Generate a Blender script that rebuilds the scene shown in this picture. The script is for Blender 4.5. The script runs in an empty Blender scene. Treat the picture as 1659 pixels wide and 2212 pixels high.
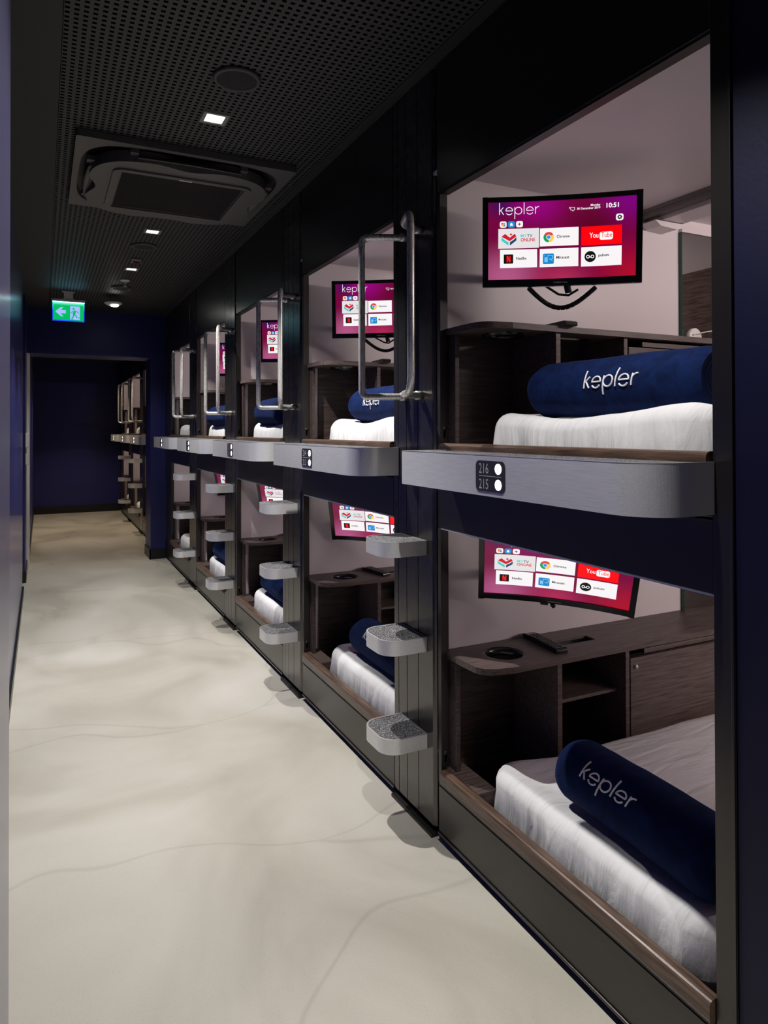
import bpy, math, random
from mathutils import Vector, Matrix, noise
from mathutils.geometry import tessellate_polygon
PI = math.pi
S = bpy.context.scene
COL = S.collection
rad = math.radians

# ------------------------------------------------------------------ materials
MATS = {}
def mat(name, base=(.5, .5, .5), rough=.5, metal=0., spec=.5, coat=0., coat_rough=.1, emit=None, estr=1., sheen=0., bump=None, build=None, trans=0.):
    m = bpy.data.materials.new(name); m.use_nodes = True
    nt = m.node_tree; b = nt.nodes['Principled BSDF']
    b.inputs['Base Color'].default_value = (*base, 1); b.inputs['Roughness'].default_value = rough
    b.inputs['Metallic'].default_value = metal; b.inputs['Specular IOR Level'].default_value = spec
    b.inputs['Coat Weight'].default_value = coat; b.inputs['Coat Roughness'].default_value = coat_rough
    b.inputs['Sheen Weight'].default_value = sheen
    b.inputs['Transmission Weight'].default_value = trans
    if emit:
        b.inputs['Emission Color'].default_value = (*emit, 1); b.inputs['Emission Strength'].default_value = estr
    if bump:
        sc, st, stretch = bump
        n = tex(nt, 'noise', sc, stretch)
        bp = nt.nodes.new('ShaderNodeBump'); bp.inputs['Strength'].default_value = st; bp.inputs['Distance'].default_value = .01
        nt.links.new(n.outputs[0], bp.inputs['Height']); nt.links.new(bp.outputs[0], b.inputs['Normal'])
    if build: build(nt, b)
    MATS[name] = m
    return m
def coords(nt, stretch=(1, 1, 1)):
    tc = nt.nodes.new('ShaderNodeTexCoord'); mp = nt.nodes.new('ShaderNodeMapping')
    mp.inputs['Scale'].default_value = stretch
    nt.links.new(tc.outputs['Object'], mp.inputs['Vector'])
    return mp.outputs[0]
def tex(nt, kind, scale, stretch=(1, 1, 1), detail=4, dist=0.):
    n = nt.nodes.new({'noise': 'ShaderNodeTexNoise', 'voronoi': 'ShaderNodeTexVoronoi'}[kind])
    n.inputs['Scale'].default_value = scale
    if kind == 'noise':
        n.inputs['Detail'].default_value = detail; n.inputs['Distortion'].default_value = dist
    nt.links.new(coords(nt, stretch), n.inputs['Vector'])
    return n
def ramp(nt, src, stops):
    r = nt.nodes.new('ShaderNodeValToRGB'); e = r.color_ramp.elements
    while len(e) < len(stops): e.new(.5)
    for i, (p, c) in enumerate(stops):
        e[i].position = p; e[i].color = (*c, 1)
    nt.links.new(src, r.inputs[0]); return r.outputs[0]
def math_node(nt, op, a, b=None, c=None):
    n = nt.nodes.new('ShaderNodeMath'); n.operation = op
    for i, v in enumerate((a, b, c)):
        if v is None: continue
        if isinstance(v, (int, float)): n.inputs[i].default_value = v
        else: nt.links.new(v, n.inputs[i])
    return n.outputs[0]
def wood(c0, c1, stretch):
    def f(nt, b):
        n = tex(nt, 'noise', 14, stretch, 6, .4)
        nt.links.new(ramp(nt, n.outputs[0], [(.32, c0), (.68, c1)]), b.inputs['Base Color'])
        bp = nt.nodes.new('ShaderNodeBump'); bp.inputs['Strength'].default_value = .12; bp.inputs['Distance'].default_value = .003
        nt.links.new(n.outputs[0], bp.inputs['Height']); nt.links.new(bp.outputs[0], b.inputs['Normal'])
    return f
def floor_build(nt, b):
    big = tex(nt, 'noise', .9, (1.3, 1, 1), 5, 1.2)
    col = ramp(nt, big.outputs[0], [(.3, (.385, .365, .31)), (.5, (.50, .478, .415)), (.72, (.575, .552, .515))])
    # hairline cracks: distorted large cells
    nz = tex(nt, 'noise', .7, (1, 1, 1), 2)
    v = nt.nodes.new('ShaderNodeTexVoronoi'); v.feature = 'DISTANCE_TO_EDGE'; v.inputs['Scale'].default_value = .62
    add = nt.nodes.new('ShaderNodeVectorMath'); add.operation = 'MULTIPLY_ADD'
    nt.links.new(nz.outputs[1], add.inputs[0]); add.inputs[1].default_value = (1.6, 1.6, 0); nt.links.new(coords(nt, (.6, 1.5, 1)), add.inputs[2])
    nt.links.new(add.outputs[0], v.inputs['Vector'])
    crack = ramp(nt, v.outputs['Distance'], [(.0, (.72, .72, .73)), (.0075, (1, 1, 1))])
    mx = nt.nodes.new('ShaderNodeMix'); mx.data_type = 'RGBA'; mx.blend_type = 'MULTIPLY'; mx.inputs[0].default_value = .5
    nt.links.new(col, mx.inputs[6]); nt.links.new(crack, mx.inputs[7])
    sp = tex(nt, 'noise', 260, (1, 1, 1), 2)
    spk = ramp(nt, sp.outputs[0], [(.28, (.6, .58, .55)), (.40, (1, 1, 1))])
    m2 = nt.nodes.new('ShaderNodeMix'); m2.data_type = 'RGBA'; m2.blend_type = 'MULTIPLY'; m2.inputs[0].default_value = .5
    nt.links.new(mx.outputs[2], m2.inputs[6]); nt.links.new(spk, m2.inputs[7])
    nt.links.new(m2.outputs[2], b.inputs['Base Color'])
    rr = ramp(nt, big.outputs[0], [(.3, (.26,) * 3), (.7, (.40,) * 3)])
    nt.links.new(rr, b.inputs['Roughness'])
def perf_build(nt, b):
    tc = nt.nodes.new('ShaderNodeTexCoord'); sx = nt.nodes.new('ShaderNodeSeparateXYZ')
    nt.links.new(tc.outputs['Object'], sx.inputs[0])
    def hole(o, hw):
        f = math_node(nt, 'FRACT', math_node(nt, 'MULTIPLY', o, 1 / .0256))
        return math_node(nt, 'LESS_THAN', math_node(nt, 'ABSOLUTE', math_node(nt, 'SUBTRACT', f, .5)), hw)
    h = math_node(nt, 'MULTIPLY', hole(sx.outputs[0], .265), hole(sx.outputs[1], .225))
    mx = nt.nodes.new('ShaderNodeMix'); mx.data_type = 'RGBA'
    mx.inputs[6].default_value = (.032, .032, .033, 1); mx.inputs[7].default_value = (.0015, .0015, .0015, 1)
    nt.links.new(h, mx.inputs[0]); nt.links.new(mx.outputs[2], b.inputs['Base Color'])
    nt.links.new(math_node(nt, 'MULTIPLY_ADD', h, -.5, .5), b.inputs['Specular IOR Level'])
def brushed(c0, c1, stretch, rough=.38):
    def f(nt, b):
        n = tex(nt, 'noise', 30, stretch, 5)
        nt.links.new(ramp(nt, n.outputs[0], [(.25, c0), (.75, c1)]), b.inputs['Base Color'])
        nt.links.new(ramp(nt, n.outputs[0], [(.2, (rough - .06,) * 3), (.8, (rough + .08,) * 3)]), b.inputs['Roughness'])
    return f
def carpet_build(nt, b):
    n = tex(nt, 'noise', 300, (1, 1, 1), 3)
    nt.links.new(ramp(nt, n.outputs[0], [(.38, (.010, .010, .012)), (.5, (.062, .062, .066)), (.66, (.42, .42, .44))]), b.inputs['Base Color'])
    bp = nt.nodes.new('ShaderNodeBump'); bp.inputs['Strength'].default_value = .6; bp.inputs['Distance'].default_value = .003
    nt.links.new(n.outputs[0], bp.inputs['Height']); nt.links.new(bp.outputs[0], b.inputs['Normal'])
def attr_emit(strength):
    def f(nt, b):
        a = nt.nodes.new('ShaderNodeAttribute'); a.attribute_name = 'Col'
        b.inputs['Base Color'].default_value = (.01, .01, .01, 1)
        nt.links.new(a.outputs['Color'], b.inputs['Emission Color']); b.inputs['Emission Strength'].default_value = strength
    return f
def sheet_build(nt, b):
    n = tex(nt, 'noise', 5, (1.1, 4.2, .9), 5, .5)
    n2 = tex(nt, 'noise', 600, (1, 1, 1), 2)
    s = math_node(nt, 'ADD', n.outputs[0], math_node(nt, 'MULTIPLY', n2.outputs[0], .03))
    bp = nt.nodes.new('ShaderNodeBump'); bp.inputs['Strength'].default_value = .55; bp.inputs['Distance'].default_value = .022
    nt.links.new(s, bp.inputs['Height']); nt.links.new(bp.outputs[0], b.inputs['Normal'])
def velvet_build(nt, b):
    n = tex(nt, 'noise', 30, (1, 1, 1), 6, .8)
    nt.links.new(ramp(nt, n.outputs[0], [(.3, (.0022, .007, .036)), (.7, (.0045, .015, .072))]), b.inputs['Base Color'])
    n2 = tex(nt, 'noise', 350, (1, 1, 1), 2)
    bp = nt.nodes.new('ShaderNodeBump'); bp.inputs['Strength'].default_value = .3; bp.inputs['Distance'].default_value = .004
    nt.links.new(math_node(nt, 'ADD', n.outputs[0], math_node(nt, 'MULTIPLY', n2.outputs[0], .3)), bp.inputs['Height'])
    nt.links.new(bp.outputs[0], b.inputs['Normal'])
    b.inputs['Sheen Tint'].default_value = (.12, .28, .9, 1); b.inputs['Sheen Roughness'].default_value = .4

M = mat
M('floor_resin', (.5, .47, .4), .3, coat=.12, coat_rough=.25, build=floor_build)
M('navy_gloss', (.020, .024, .155), .30, coat=.6, coat_rough=.13, bump=(7, .05, (1, 14, .25)))
M('navy_paint', (.010, .012, .098), .42, bump=(90, .03, (1, 1, 1)))
M('navy_paint_shaded', (.0025, .003, .021), .5, spec=.25, bump=(90, .03, (1, 1, 1)))  # same navy paint, darkened: the right wall's shade is put into its colour
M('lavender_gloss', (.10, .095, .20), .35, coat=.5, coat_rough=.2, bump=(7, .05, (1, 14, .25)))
M('black_plinth', (.006, .006, .007), .35)
M('ceiling_black', (.018, .018, .019), .6)
M('ceiling_perforated', (.03, .03, .03), .55, build=perf_build)
M('anodised_black', (.013, .012, .013), .27, spec=.7, metal=.9, build=brushed((.085, .080, .078), (.13, .122, .118), (60, 60, .6), .24))
M('panel_black', (.075, .07, .068), .29, metal=.9)
M('channel_black', (.003, .003, .003), .5)
M('jamb_bronze', (.014, .010, .010), .45)
M('aluminium', (.7, .7, .72), .36, metal=.42, build=brushed((.66, .66, .67), (.80, .80, .81), (14, .5, 14), .34))
M('aluminium_edge', (.85, .85, .87), .3, metal=.8)
M('steel_tube', (.62, .61, .58), .3, metal=.6, build=brushed((.60, .59, .56), (.70, .69, .66), (8, 8, .8), .28))
M('carpet_grey', (.2, .2, .2), .95, build=carpet_build)
M('pod_white', (.70, .635, .655), .38, spec=.4)
M('pod_grey', (.42, .38, .39), .4)
M('track_grey', (.20, .18, .175), .45)
M('wood_dark', (.06, .04, .035), .45, build=wood((.024, .016, .015), (.070, .048, .044), (.7, 5, 9)))
M('wood_rear', (.06, .04, .035), .9, spec=.05, build=wood((.024, .016, .015), (.070, .048, .044), (5, .7, 9)))
M('wood_panel', (.06, .04, .035), .45, build=wood((.045, .030, .027), (.125, .090, .082), (.6, 9, 10)))
M('wood_oak', (.12, .065, .04), .33, build=wood((.045, .026, .018), (.130, .080, .055), (9, .6, 9)))
M('sheet_white', (.70, .695, .71), .85, spec=.2, build=sheet_build)
M('stitch_grey', (.45, .44, .46), .9)
M('velvet_navy', (.006, .02, .1), .9, spec=.1, sheen=.06, build=velvet_build)
M('thread_white', (.78, .76, .80), .7)
M('tv_black', (.006, .006, .007), .22, spec=.5)
M('cable_black', (.008, .008, .008), .5)
M('screen_glow', (.01, .01, .01), .3, build=attr_emit(1.05))
M('sign_glow', (.01, .01, .01), .3, build=attr_emit(1.35))
M('sign_bar', (.8, .9, 1), .4, emit=(.30, .70, 1.), estr=14.)
M('plastic_white', (.75, .74, .72), .4)
M('plastic_cream', (.72, .70, .62), .5)
M('plate_charcoal', (.028, .028, .034), .35)
M('digit_grey', (.42, .42, .43), .5)
M('indicator_light', (.9, .9, .9), .4, emit=(1, .98, 1), estr=4.)
M('lamp_glow', (1, 1, 1), .4, emit=(1, .97, .93), estr=30.)
M('reflector', (.75, .75, .75), .3, metal=.3)
M('trim_grey', (.26, .25, .24), .4)
M('speaker_ring', (.060, .060, .058), .5)
M('speaker_mesh', (.020, .020, .019), .8, bump=(500, .4, (1, 1, 1)))
M('ac_plastic', (.10, .096, .092), .38)
M('ac_dark', (.004, .004, .004), .5)
M('ac_grille', (.010, .010, .010), .5)
M('mirror_glass', (.82, .84, .83), .02, metal=1.)
M('mirror_edge', (.01, .07, .045), .2)
M('led_cove', (1, .95, .9), .4, emit=(1., .88, .82), estr=7.)
M('red_plastic', (.35, .02, .02), .4)

# ------------------------------------------------------------------ mesh builder
class MB:
    def __init__(s): s.v = []; s.f = []; s.m = []; s.sm = []; s.c = None
    def add(s, verts, faces, mi=0, smooth=False):
        o = len(s.v); s.v += [tuple(p) for p in verts]
        for f in faces: s.f.append(tuple(o + i for i in f)); s.m.append(mi); s.sm.append(smooth)
        return s
    def box(s, x0, x1, y0, y1, z0, z1, mi=0):
        x0, x1 = min(x0, x1), max(x0, x1); y0, y1 = min(y0, y1), max(y0, y1); z0, z1 = min(z0, z1), max(z0, z1)
        v = [(x, y, z) for z in (z0, z1) for y in (y0, y1) for x in (x0, x1)]
        return s.add(v, [(0, 2, 3, 1), (4, 5, 7, 6), (0, 1, 5, 4), (2, 6, 7, 3), (0, 4, 6, 2), (1, 3, 7, 5)], mi)
    def prism(s, poly, a0, a1, axis='z', mi=0, smooth=False, holes=()):
        """extrude a 2D outline (with holes) along an axis; poly in the other two coordinates"""
        loops = [list(poly)] + [list(h) for h in holes]
        P = {'z': lambda p, a: (p[0], p[1], a), 'y': lambda p, a: (p[0], a, p[1]), 'x': lambda p, a: (a, p[0], p[1])}[axis]
        flat = [p for l in loops for p in l]; n = len(flat)
        tris = tessellate_polygon([[Vector((p[0], p[1], 0)) for p in l] for l in loops])
        v = [P(p, a0) for p in flat] + [P(p, a1) for p in flat]
        if not holes: faces = [tuple(range(n))[::-1], tuple(range(n, 2 * n))]
        else: faces = [tuple(t) for t in tris] + [tuple(i + n for i in t) for t in tris]
        s.add(v, faces, mi)
        side = []; o = 0
        for l in loops:
            k = len(l)
            side += [(o + i, o + (i + 1) % k, n + o + (i + 1) % k, n + o + i) for i in range(k)]
            o += k
        s.add(v, side, mi, smooth)
        return s
    def tube(s, path, r, n=10, mi=0, closed=False, cap=True):
        pts = [Vector(p) for p in path]; N = len(pts); rings = []
        up = None
        for i, p in enumerate(pts):
            a = pts[(i - 1) % N] if (i or closed) else p; b = pts[(i + 1) % N] if (i < N - 1 or closed) else p
            t = (b - a).normalized()
            if up is None:
                up = Vector((0, 0, 1)) if abs(t.z) < .9 else Vector((0, 1, 0))
            x = t.cross(up)
            if x.length < 1e-5: x = t.orthogonal()
            x.normalize(); y = x.cross(t).normalized(); up = y
            rr = r[i] if isinstance(r, (list, tuple)) else r
            rings.append([p + x * math.cos(2 * PI * k / n) * rr + y * math.sin(2 * PI * k / n) * rr for k in range(n)])
        v = [q for ring in rings for q in ring]; f = []
        for i in range(N if closed else N - 1):
            j = (i + 1) % N
            f += [(i * n + k, j * n + k, j * n + (k + 1) % n, i * n + (k + 1) % n) for k in range(n)]
        s.add(v, f, mi, True)
        if cap and not closed:
            s.add(rings[0], [tuple(range(n))], mi); s.add(rings[-1], [tuple(range(n))[::-1]], mi)
        return s
    def lathe(s, prof, c=(0, 0, 0), n=32, mi=0, smooth=True, axis='z'):
        v = []; f = []
        for (r, z) in prof:
            for k in range(n):
                a = 2 * PI * k / n; q = (r * math.cos(a), r * math.sin(a), z)
                if axis == 'x': q = (q[2], q[0], q[1])
                if axis == 'y': q = (q[0], q[2], q[1])
                v.append((c[0] + q[0], c[1] + q[1], c[2] + q[2]))
        for i in range(len(prof) - 1):
            f += [(i * n + k, i * n + (k + 1) % n, (i + 1) * n + (k + 1) % n, (i + 1) * n + k) for k in range(n)]
        return s.add(v, f, mi, smooth)
    def grid(s, rows, mi=0, smooth=True, closed=False):
        n = len(rows[0]); v = [p for r in rows for p in r]; f = []
        for i in range(len(rows) - 1):
            for k in range(n if closed else n - 1):
                f.append((i * n + k, i * n + (k + 1) % n, (i + 1) * n + (k + 1) % n, (i + 1) * n + k))
        return s.add(v, f, mi, smooth)
    def mesh(s, name, mats, fix=True):
        me = bpy.data.meshes.new(name); me.from_pydata(s.v, [], s.f)
        for m in mats: me.materials.append(MATS[m])
        me.polygons.foreach_set('material_index', s.m); me.polygons.foreach_set('use_smooth', s.sm)
        if s.c is not None:
            a = me.color_attributes.new('Col', 'FLOAT_COLOR', 'POINT')
            for i, c in enumerate(s.c): a.data[i].color = (*c, 1)
        me.update()
        if fix:
            import bmesh
            bm = bmesh.new(); bm.from_mesh(me); bmesh.ops.recalc_face_normals(bm, faces=bm.faces); bm.to_mesh(me); bm.free()
        return me

def rrect(x0, x1, y0, y1, r, n=6, corners=(1, 1, 1, 1)):
    """rounded rectangle, counter-clockwise from lower left; r per corner (ll, lr, ur, ul)"""
    out = []
    for i, (cx, cy, a0) in enumerate(((x0, y0, 180), (x1, y0, 270), (x1, y1, 0), (x0, y1, 90))):
        rr = r * corners[i]
        if rr <= 0: out.append((cx, cy)); continue
        ox = cx + rr if i in (0, 3) else cx - rr; oy = cy + rr if i in (0, 1) else cy - rr
        for k in range(n + 1):
            a = rad(a0 + 90 * k / n); out.append((ox + rr * math.cos(a), oy + rr * math.sin(a)))
    return out
def circ(cx, cy, r, n=28, a0=0., ry=None):
    return [(cx + r * math.cos(a0 + 2 * PI * k / n), cy + (ry or r) * math.sin(a0 + 2 * PI * k / n)) for k in range(n)]
def fillet(pts, r, n=6):
    """round the corners of an open 3D polyline"""
    P = [Vector(p) for p in pts]; out = [P[0]]
    for i in range(1, len(P) - 1):
        a = (P[i - 1] - P[i]); b = (P[i + 1] - P[i]); d = min(r, a.length * .48, b.length * .48)
        p0 = P[i] + a.normalized() * d; p1 = P[i] + b.normalized() * d
        for k in range(n + 1):
            t = k / n; out.append(p0 * (1 - t) ** 2 + P[i] * 2 * t * (1 - t) + p1 * t * t)
    out.append(P[-1]); return out

# ------------------------------------------------------------------ scene tree
CACHE = {}
class T:
    """a thing: an Empty at its base; part meshes are written in the frame whose origin is `origin`"""
    def __init__(s, name, label, cat, group=None, base=(0, 0, 0), origin=(0, 0, 0), kind=None):
        o = bpy.data.objects.new(name, None); COL.objects.link(o); o.empty_display_size = .05
        o.location = Vector(origin) + Vector(base); s.o = o; s.off = -Vector(base)
        o['label'] = label; o['category'] = cat
        if group: o['group'] = group
        if kind: o['kind'] = kind
    def part(s, name, key, build, mats, bevel=0., parent=None, label=None):
        me = CACHE.get(key) if key else None
        if me is None:
            mb = MB(); build(mb); me = mb.mesh(name, mats if isinstance(mats, (list, tuple)) else [mats])
            if key: CACHE[key] = me
        o = bpy.data.objects.new(name, me); COL.objects.link(o)
        o.parent = parent or s.o; o.location = (0, 0, 0) if parent else s.off
        if bevel:
            b = o.modifiers.new('bevel', 'BEVEL'); b.width = bevel; b.segments = 2; b.limit_method = 'ANGLE'; b.angle_limit = rad(50)
        if label: o['label'] = label
        return o
def single(name, mb, mats, label=None, cat=None, group=None, kind=None, loc=(0, 0, 0), bevel=0.):
    o = bpy.data.objects.new(name, mb.mesh(name, mats if isinstance(mats, (list, tuple)) else [mats])); COL.objects.link(o); o.location = loc
    for k, v in (('label', label), ('category', cat), ('group', group), ('kind', kind)):
        if v: o[k] = v
    if bevel:
        b = o.modifiers.new('bevel', 'BEVEL'); b.width = bevel; b.segments = 2; b.limit_method = 'ANGLE'; b.angle_limit = rad(50)
    return o
def struct(name, mb, mats, label, cat, **k): return single(name, mb, mats, label, cat, kind='structure', **k)
def child(name, parent, mb, mats, bevel=0.):
    o = single(name, mb, mats, bevel=bevel); o.parent = parent; return o

# ------------------------------------------------------------------ text
_TX = {}
def text2d(s, size=1., wscale=1., bold=0.):
    """triangulated text: verts (x, y), faces; left baseline at 0,0"""
    key = (s, bold)
    if key not in _TX:
        cu = bpy.data.curves.new('txt', 'FONT'); cu.body = s; cu.size = 1; cu.offset = bold; cu.resolution_u = 3
        o = bpy.data.objects.new('txt', cu); COL.objects.link(o)
        dg = bpy.context.evaluated_depsgraph_get()
        me = bpy.data.meshes.new_from_object(o.evaluated_get(dg))
        _TX[key] = ([(v.co.x, v.co.y) for v in me.vertices], [tuple(p.vertices) for p in me.polygons])
        bpy.data.objects.remove(o); bpy.data.curves.remove(cu); bpy.data.meshes.remove(me)
    v, f = _TX[key]
    return [(x * size * wscale, y * size) for x, y in v], f
def text_w(s, size=1., wscale=1., bold=0.):
    v, f = text2d(s, size, wscale, bold); xs = [p[0] for p in v]; return max(xs) - min(xs), min(xs)
def arc(cx, cy, r, a0, a1, n=14): return [(cx + r * math.cos(rad(a0 + (a1 - a0) * k / n)), cy + r * math.sin(rad(a0 + (a1 - a0) * k / n))) for k in range(n + 1)]
def logo_strokes():
    """the word kepler as open strokes, x-height 1, split e with a smile"""
    out = []; x = 0.
    def put(strokes, w):
        nonlocal x
        out.extend([[(px + x, py) for px, py in st] for st in strokes]); x += w + .30
    e = [arc(.46, .5, .46, 0, 180) + [(.0, .5)], [(.0, .5), (.92, .5)], arc(.46, .44, .46, 212, 328)]
    put([[(0, 0), (0, 1.6)], [(.0, .42), (.52, .98)], [(.17, .6), (.56, 0)]], .56)
    put(e, .92)
    put([[(0, -.62), (0, .98)], arc(.48, .5, .47, 0, 360, 24)], .95)
    put([[(0, 0), (0, 1.6)]], .02)
    put(e, .92)
    put([[(0, 0), (0, .98)], arc(.44, .52, .44, 180, 85, 8)], .44)
    return out, x - .30
def ribbon(st, w):
    """flat stroke of width w along a 2D polyline"""
    L = []; R = []; n = len(st)
    for i, p in enumerate(st):
        a = st[max(i - 1, 0)]; b = st[min(i + 1, n - 1)]; dx, dy = b[0] - a[0], b[1] - a[1]; l = math.hypot(dx, dy) or 1
        L.append((p[0] - dy / l * w / 2, p[1] + dx / l * w / 2)); R.append((p[0] + dy / l * w / 2, p[1] - dx / l * w / 2))
    return L + R, [(i, i + 1, n + i + 1, n + i) for i in range(n - 1)]

# ================================================================== SETTING
XF = 1.2                       # face of the bunk front
mb = MB().box(-2.2, 4.4, -2.2, 13.2, -.06, 0)
struct('floor', mb, 'floor_resin', 'smooth beige resin floor with hairline cracks running down the corridor', 'floor')
# ceiling: plain black border, perforated field, far corridor ceiling
ZC = 2.629
ceil = T('ceiling', 'black corridor ceiling with a square-perforated acoustic field', 'ceiling', kind='structure', base=(.5, 3, ZC))
ceil.part('ceiling_border', None, lambda b: (b.box(-2.2, .053, -2.2, 8.0, ZC, ZC + .05), b.box(1.155, 1.30, -2.2, 8.0, ZC, ZC + .05), b.box(.053, 1.155, 7.55, 8.0, ZC, ZC + .05),
          b.box(.053, 1.155, -2.2, -1.9, ZC, ZC + .05), b.box(-.5, 1.30, 8.0, 13.2, 2.55, 2.6), b.box(-2.2, 4.4, -2.2, 13.2, ZC + .1, ZC + .14)), 'ceiling_black')
for y0, y1 in ((-1.9, .55), (.553, 3.0), (3.003, 5.45), (5.453, 7.55)):
    cut = [rrect(.562, .662, yy - .05, yy + .05, .002, 2) for yy in (-.72, 1.02, 2.745, 4.484, 5.60) if y0 < yy < y1]
    ceil.part('perforated_panel', None, lambda b: b.prism([(.055, y0), (1.153, y0), (1.153, y1), (.055, y1)], ZC + .002, ZC + .04, 'z', holes=cut), 'ceiling_perforated')

# left side: near nib beside the camera, long glossy wall, far nib with the doorway
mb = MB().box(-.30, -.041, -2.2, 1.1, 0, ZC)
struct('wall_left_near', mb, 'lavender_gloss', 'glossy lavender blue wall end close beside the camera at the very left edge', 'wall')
mb = MB().box(-.30, -.15, 1.1, 6.62, 0, ZC)
struct('wall_left', mb, 'navy_gloss', 'long glossy navy wall facing the bunks with a blue reflection streak', 'wall')
mb = MB().box(-.15, -.138, 1.102, 6.62, .0, .065)
struct('baseboard_left', mb, 'black_plinth', 'low black baseboard under the long glossy navy wall', 'baseboard')
mb = MB().box(-.6, -.142, 7.09, 7.75, 0, ZC)
struct('wall_left_far', mb, 'navy_paint', 'short navy wall nib carrying two white card reader boxes before the doorway', 'wall')
mb = MB().box(-.61, -.130, 7.08, 7.10, 0, .1).box(-.142, -.130, 7.10, 7.752, 0, .1)
struct('baseboard_left_far', mb, 'black_plinth', 'black baseboard wrapping the navy nib before the doorway', 'baseboard')
mb = MB().box(-2.2, -2.15, -2.2, 13.2, 0, ZC).box(-2.15, -.30, 6.30, 6.34, 0, ZC).box(-2.15, -.6, 7.36, 7.40, 0, ZC)
struct('wall_recess', mb, 'navy_paint', 'dark navy side passage walls beyond the long glossy wall', 'wall')
mb = MB().box(-2.2, 4.4, -2.25, -2.2, 0, ZC)
struct('wall_back', mb, 'navy_paint', 'navy wall behind the camera closing the corridor', 'wall')
# doorway wall
YD0, YD1 = 7.77, 8.17
mb = MB().box(-.6, 1.045, YD0, YD1, 2.168, ZC).box(1.045, 1.2, YD0, YD1, 0, ZC).box(-.6, -.155, YD0, YD1, 0, 2.168)
struct('wall_doorway', mb, 'navy_paint', 'navy wall with a wide doorway and square column at the corridor end', 'wall')
mb = MB().box(1.033, 1.2, YD0 - .012, YD0, 0, .105).box(1.033, 1.045, YD0 - .012, YD1, 0, .105)
struct('baseboard_doorway', mb, 'black_plinth', 'black baseboard around the foot of the navy doorway column', 'baseboard')
mb = MB().box(-.155, -.118, YD0 + .005, YD1 - .005, 0, 2.166)
struct('trim_1', mb, 'plastic_white', 'white door jamb lining the far left side of the doorway', 'door jamb')
mb = MB().box(-.5, 4.4, 12.76, 12.8, 0, 2.6)
struct('wall_end', mb, 'navy_paint', 'far navy wall closing the passage beyond the doorway', 'wall')
mb = MB().box(-.13, 1.19, 12.745, 12.76, 0, .12)
struct('baseboard_end', mb, 'black_plinth', 'black baseboard along the far navy end wall', 'baseboard')
mb = MB().box(-.17, -.13, YD1, 12.76, 0, 2.55)
struct('wall_left_passage', mb, 'navy_paint', 'navy left wall of the passage beyond the doorway', 'wall')
mb = MB().box(-.13, -.12, YD1 + .002, 12.745, 0, .1)
struct('baseboard_passage', mb, 'black_plinth', 'black baseboard along the left wall beyond the doorway', 'baseboard')
# right wall nearest the camera
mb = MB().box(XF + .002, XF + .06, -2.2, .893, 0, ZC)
struct('wall_right', mb, 'navy_paint_shaded', 'navy wall, shade painted in, at the right edge beside the first bunk opening', 'wall')
mb = MB().box(3.36, 3.40, -2.2, 13.2, 0, 2.6)
struct('wall_rear', mb, 'navy_paint', 'hidden wall behind the row of bunks', 'wall')
mb = MB().box(XF + .02, XF + .06, -2.2, 12.7, 0, .034)
struct('trim_2', mb, 'black_plinth', 'black recessed plinth under the bunk fronts', 'plinth')

# ================================================================== BUNK BAYS
L = 1.3554; Y0 = 1.993; DZ = 1.09
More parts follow.
